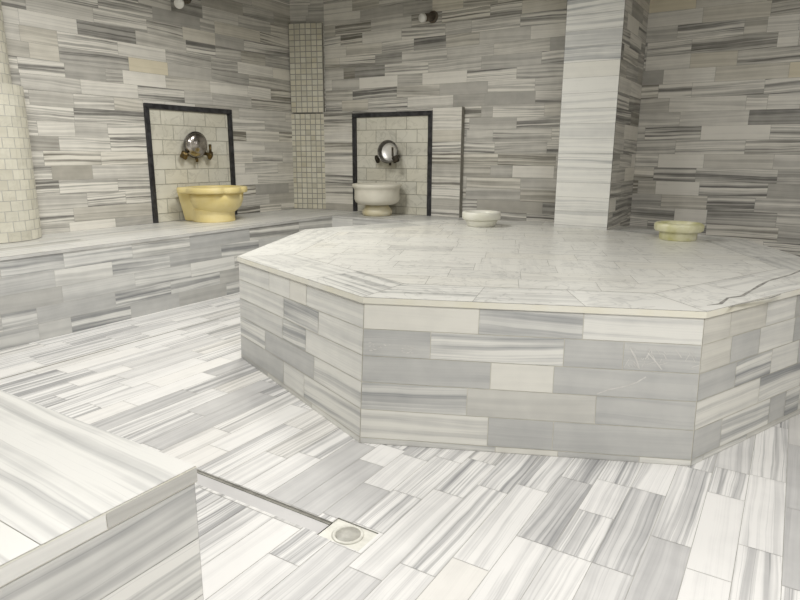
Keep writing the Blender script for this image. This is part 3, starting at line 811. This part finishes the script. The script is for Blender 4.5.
def metal_bowl(T, label, r, mats, inside):
    """local z = axis; bowl opening looks along +z when inside is True, else the outside looks along +z"""
    root = thing('metal_bowl', label, 'bowl'); root.matrix_world = T
    bm = bmesh.new()
    h = .055
    if inside:
        pr = [(0, 0), (r * .45, .003), (r * .72, .012), (r * .86, .030), (r * .93, h - .008)]
        outp = [(r * .95, h - .008), (r * .88, .028), (r * .73, .008), (r * .45, -.002), (0, -.004)]
        lathe(bm, pr + [(r * .94, h - .007)] + outp, 48)
        mesh_obj('dish', bm, mats[0], root, True)
        bm = bmesh.new(); lathe(bm, [(r * .76, .0185), (r * .91, h - .006), (r * .96, h), (r, h - .002), (r, h - .012), (r * .96, h - .016), (r * .86, .012), (r * .76, .0185)], 48)
        mesh_obj('rim', bm, mats[1], root, True)
    else:
        pr = [(0, h), (r * .30, h - .001), (r * .36, h - .008), (r * .55, h - .008), (r * .78, h - .020), (r * .92, h - .038), (r * .97, 0)]
        outp = [(r * .95, 0), (r * .90, h - .042), (r * .76, h - .024), (r * .5, h - .012), (0, h - .006)]
        lathe(bm, pr + outp, 48)
        mesh_obj('dish', bm, mats[0], root, True)
        bm = bmesh.new(); lathe(bm, [(r * .95, -.003), (r, -.003), (r * 1.01, .003), (r * .985, .008), (r * .955, .008), (r * .95, -.003)], 48)
        mesh_obj('rim', bm, mats[1], root, True)
    return root
# left: wall frame x = +Y, y = up, z = +X
wl = XL + .0215
TLt = Matrix(((0, 0, 1, wl), (1, 0, 0, 3.625), (0, 1, 0, 1.105), (0, 0, 0, 1)))
tap(TLt, 'tarnished brass tap on the cream tiles above the yellow basin', M['brass'], 1)
wb = YB - .0495
TBt = Matrix(((1, 0, 0, -3.215), (0, 0, -1, wb), (0, 1, 0, 1.075), (0, 0, 0, 1)))
tap(TBt, 'blackened tap on the cream tiles above the white basin', M['bronze'], 1, True)
def hung(T, dx, dy, dz, tiltx, tilty, roll=0):
    return T @ Matrix.Translation((dx, dy, dz)) @ Matrix.Rotation(tilty, 4, 'Y') @ Matrix.Rotation(tiltx, 4, 'X')
metal_bowl(hung(TLt, -.018, .014, .071, math.radians(6), math.radians(-8)), 'round polished metal bowl hung over the tap above the yellow basin', .108, (M['steel'], M['steel_dark']), False)
metal_bowl(hung(TBt, .010, -.004, .067, math.radians(-3), math.radians(5)), 'round dark-rimmed metal bowl hung over the tap above the white basin', .104, (M['steel_refl'], M['steel_dark']), True)

# ------------------------------------------------------------------ pipe stubs high on the walls
def stub(label, base, tip, r, stain):
    root = thing('pipe_stub', label, 'pipe', base)
    d = Vector(tip) - Vector(base); L = d.length
    T = axis_T((0, 0, 0), d)
    bm = bmesh.new(); lathe(bm, [(0, 0), (r * .92, 0), (r * .92, L - .012), (0, L - .012)], 32, mat=T)
    mesh_obj('pipe', bm, M['stain_shade'], root, True)  # pipe body coloured dark to stand in for its shadow
    bm = bmesh.new(); lathe(bm, [(0, L - .03), (r, L - .03), (r * 1.04, L - .022), (r * 1.04, L - .004), (r * .96, L), (0, L + .004)], 32, mat=T)
    mesh_obj('end_cap', bm, M['plastic'], root, True)
    bm = bmesh.new(); lathe(bm, [(0, 0), (r * 1.5, 0), (r * 1.45, .006), (0, .007)], 28, mat=axis_T((0, 0, 0), stain))
    mesh_obj('wall_plate', bm, M['stain_shade'], root, True)
stub('white pipe stub high on the back wall above the white basin', (-2.84, YB - .002, 2.205), (-2.87, 4.90, 2.175), .034, (0, -1, 0))
stub('white pipe stub at the top edge, high on the left wall above the yellow basin', (XL + .002, 3.69, 2.28), (-4.20, 3.48, 2.17), .036, (1, 0, 0))

# ------------------------------------------------------------------ floor channel and drain
root = thing('drain_channel', 'shallow grey stone gutter running from the near bench to the floor drain', 'channel', (CH[0], CH[2], -.018))
bm = bmesh.new(); box(bm, 0, CH[1] - CH[0], 0.0, CH[3] - CH[2], .0005, .010)
mesh_obj('gutter_floor', bm, M['channel'], root)
bm = bmesh.new(); box(bm, 0, CH[1] - CH[0], CH[3] - CH[2] - .008, CH[3] - CH[2] - .0005, .010, .0125)
mesh_obj('joint', bm, M['joint'], root)
root = thing('floor_drain', 'small square floor drain with a round cover at the end of the gutter', 'drain', (-.9575, 1.255, -.0175))
bm = bmesh.new(); h = .047
hx = .0715; h = .0485
vo = [bm.verts.new((x, y, z)) for z in (0, .014) for x, y in ((-hx, -h), (hx, -h), (hx, h), (-hx, h))]
box_f = [(0, 3, 2, 1), (4, 5, 6, 7), (0, 1, 5, 4), (1, 2, 6, 5), (2, 3, 7, 6), (3, 0, 4, 7)]
for f in box_f: bm.faces.new([vo[i] for i in f])
mesh_obj('frame', bm, M['drain'], root)
bm = bmesh.new(); lathe(bm, [(.036, .0142), (.036, .0165), (.039, .018), (.043, .018), (.046, .016), (.046, .0142), (.036, .0142)], 40)
mesh_obj('ring', bm, M['drain'], root, True)
bm = bmesh.new(); lathe(bm, [(0, .0142), (.035, .0142), (.034, .0155), (.012, .0165), (0, .0165)], 32)
mesh_obj('cover', bm, M['drain_in'], root, True)

# ------------------------------------------------------------------ lamps and one added fill light
def area(name, loc, size, power, col, aim=None, sy=None):
    l = bpy.data.lights.new(name, 'AREA'); l.energy = power; l.color = col; l.size = size
    if sy: l.shape = 'RECTANGLE'; l.size_y = sy
    o = bpy.data.objects.new(name, l); COL.objects.link(o); o.location = loc
    if aim:
        o.rotation_euler = (Vector(aim) - Vector(loc)).to_track_quat('-Z', 'Y').to_euler()
    return o
area('unseen_light', (-2.7, 1.2, 2.4), .6, 26, (1, .985, .955))
area('unseen_light', (.55, .6, 2.4), .8, 42, (1, .985, .965), (.15, .8, 0))
area('unseen_light', (-2.7, 3.05, 2.25), .5, 19, (1, .98, .93))
area('unseen_light', (.6, 2.9, 2.2), .5, 7, (1, .975, .94))  # added fill to lighten the right wall, no lamp known there
w = bpy.data.worlds.new('world'); SC.world = w; w.use_nodes = True
w.node_tree.nodes['Background'].inputs[0].default_value = (.5, .5, .48, 1)
w.node_tree.nodes['Background'].inputs[1].default_value = .3

# ------------------------------------------------------------------ camera
cam = bpy.data.cameras.new('camera'); cam.sensor_width = 36; cam.lens = 622.926 * 36 / 800; cam.clip_start = .02
co = bpy.data.objects.new('camera', cam); COL.objects.link(co)
r = Vector((0.8468495613556304, 0.5318126439270409, 0.004596976300448657)); u = Vector((-0.1248434919974074, 0.1903817058362184, 0.9737396513384802)); f = Vector((-0.516971878285144, 0.8251848991845536, -0.2276180116337638))
Mx = Matrix((r, u, -f)).transposed().to_4x4(); Mx.translation = (0, 0, 1.05)
co.matrix_world = Mx
SC.camera = co
SC.view_settings.view_transform = 'Standard'; SC.view_settings.look = 'None'
SC.view_settings.gamma = 1; SC.view_settings.use_curve_mapping = False
SC.view_settings.exposure = 0.54
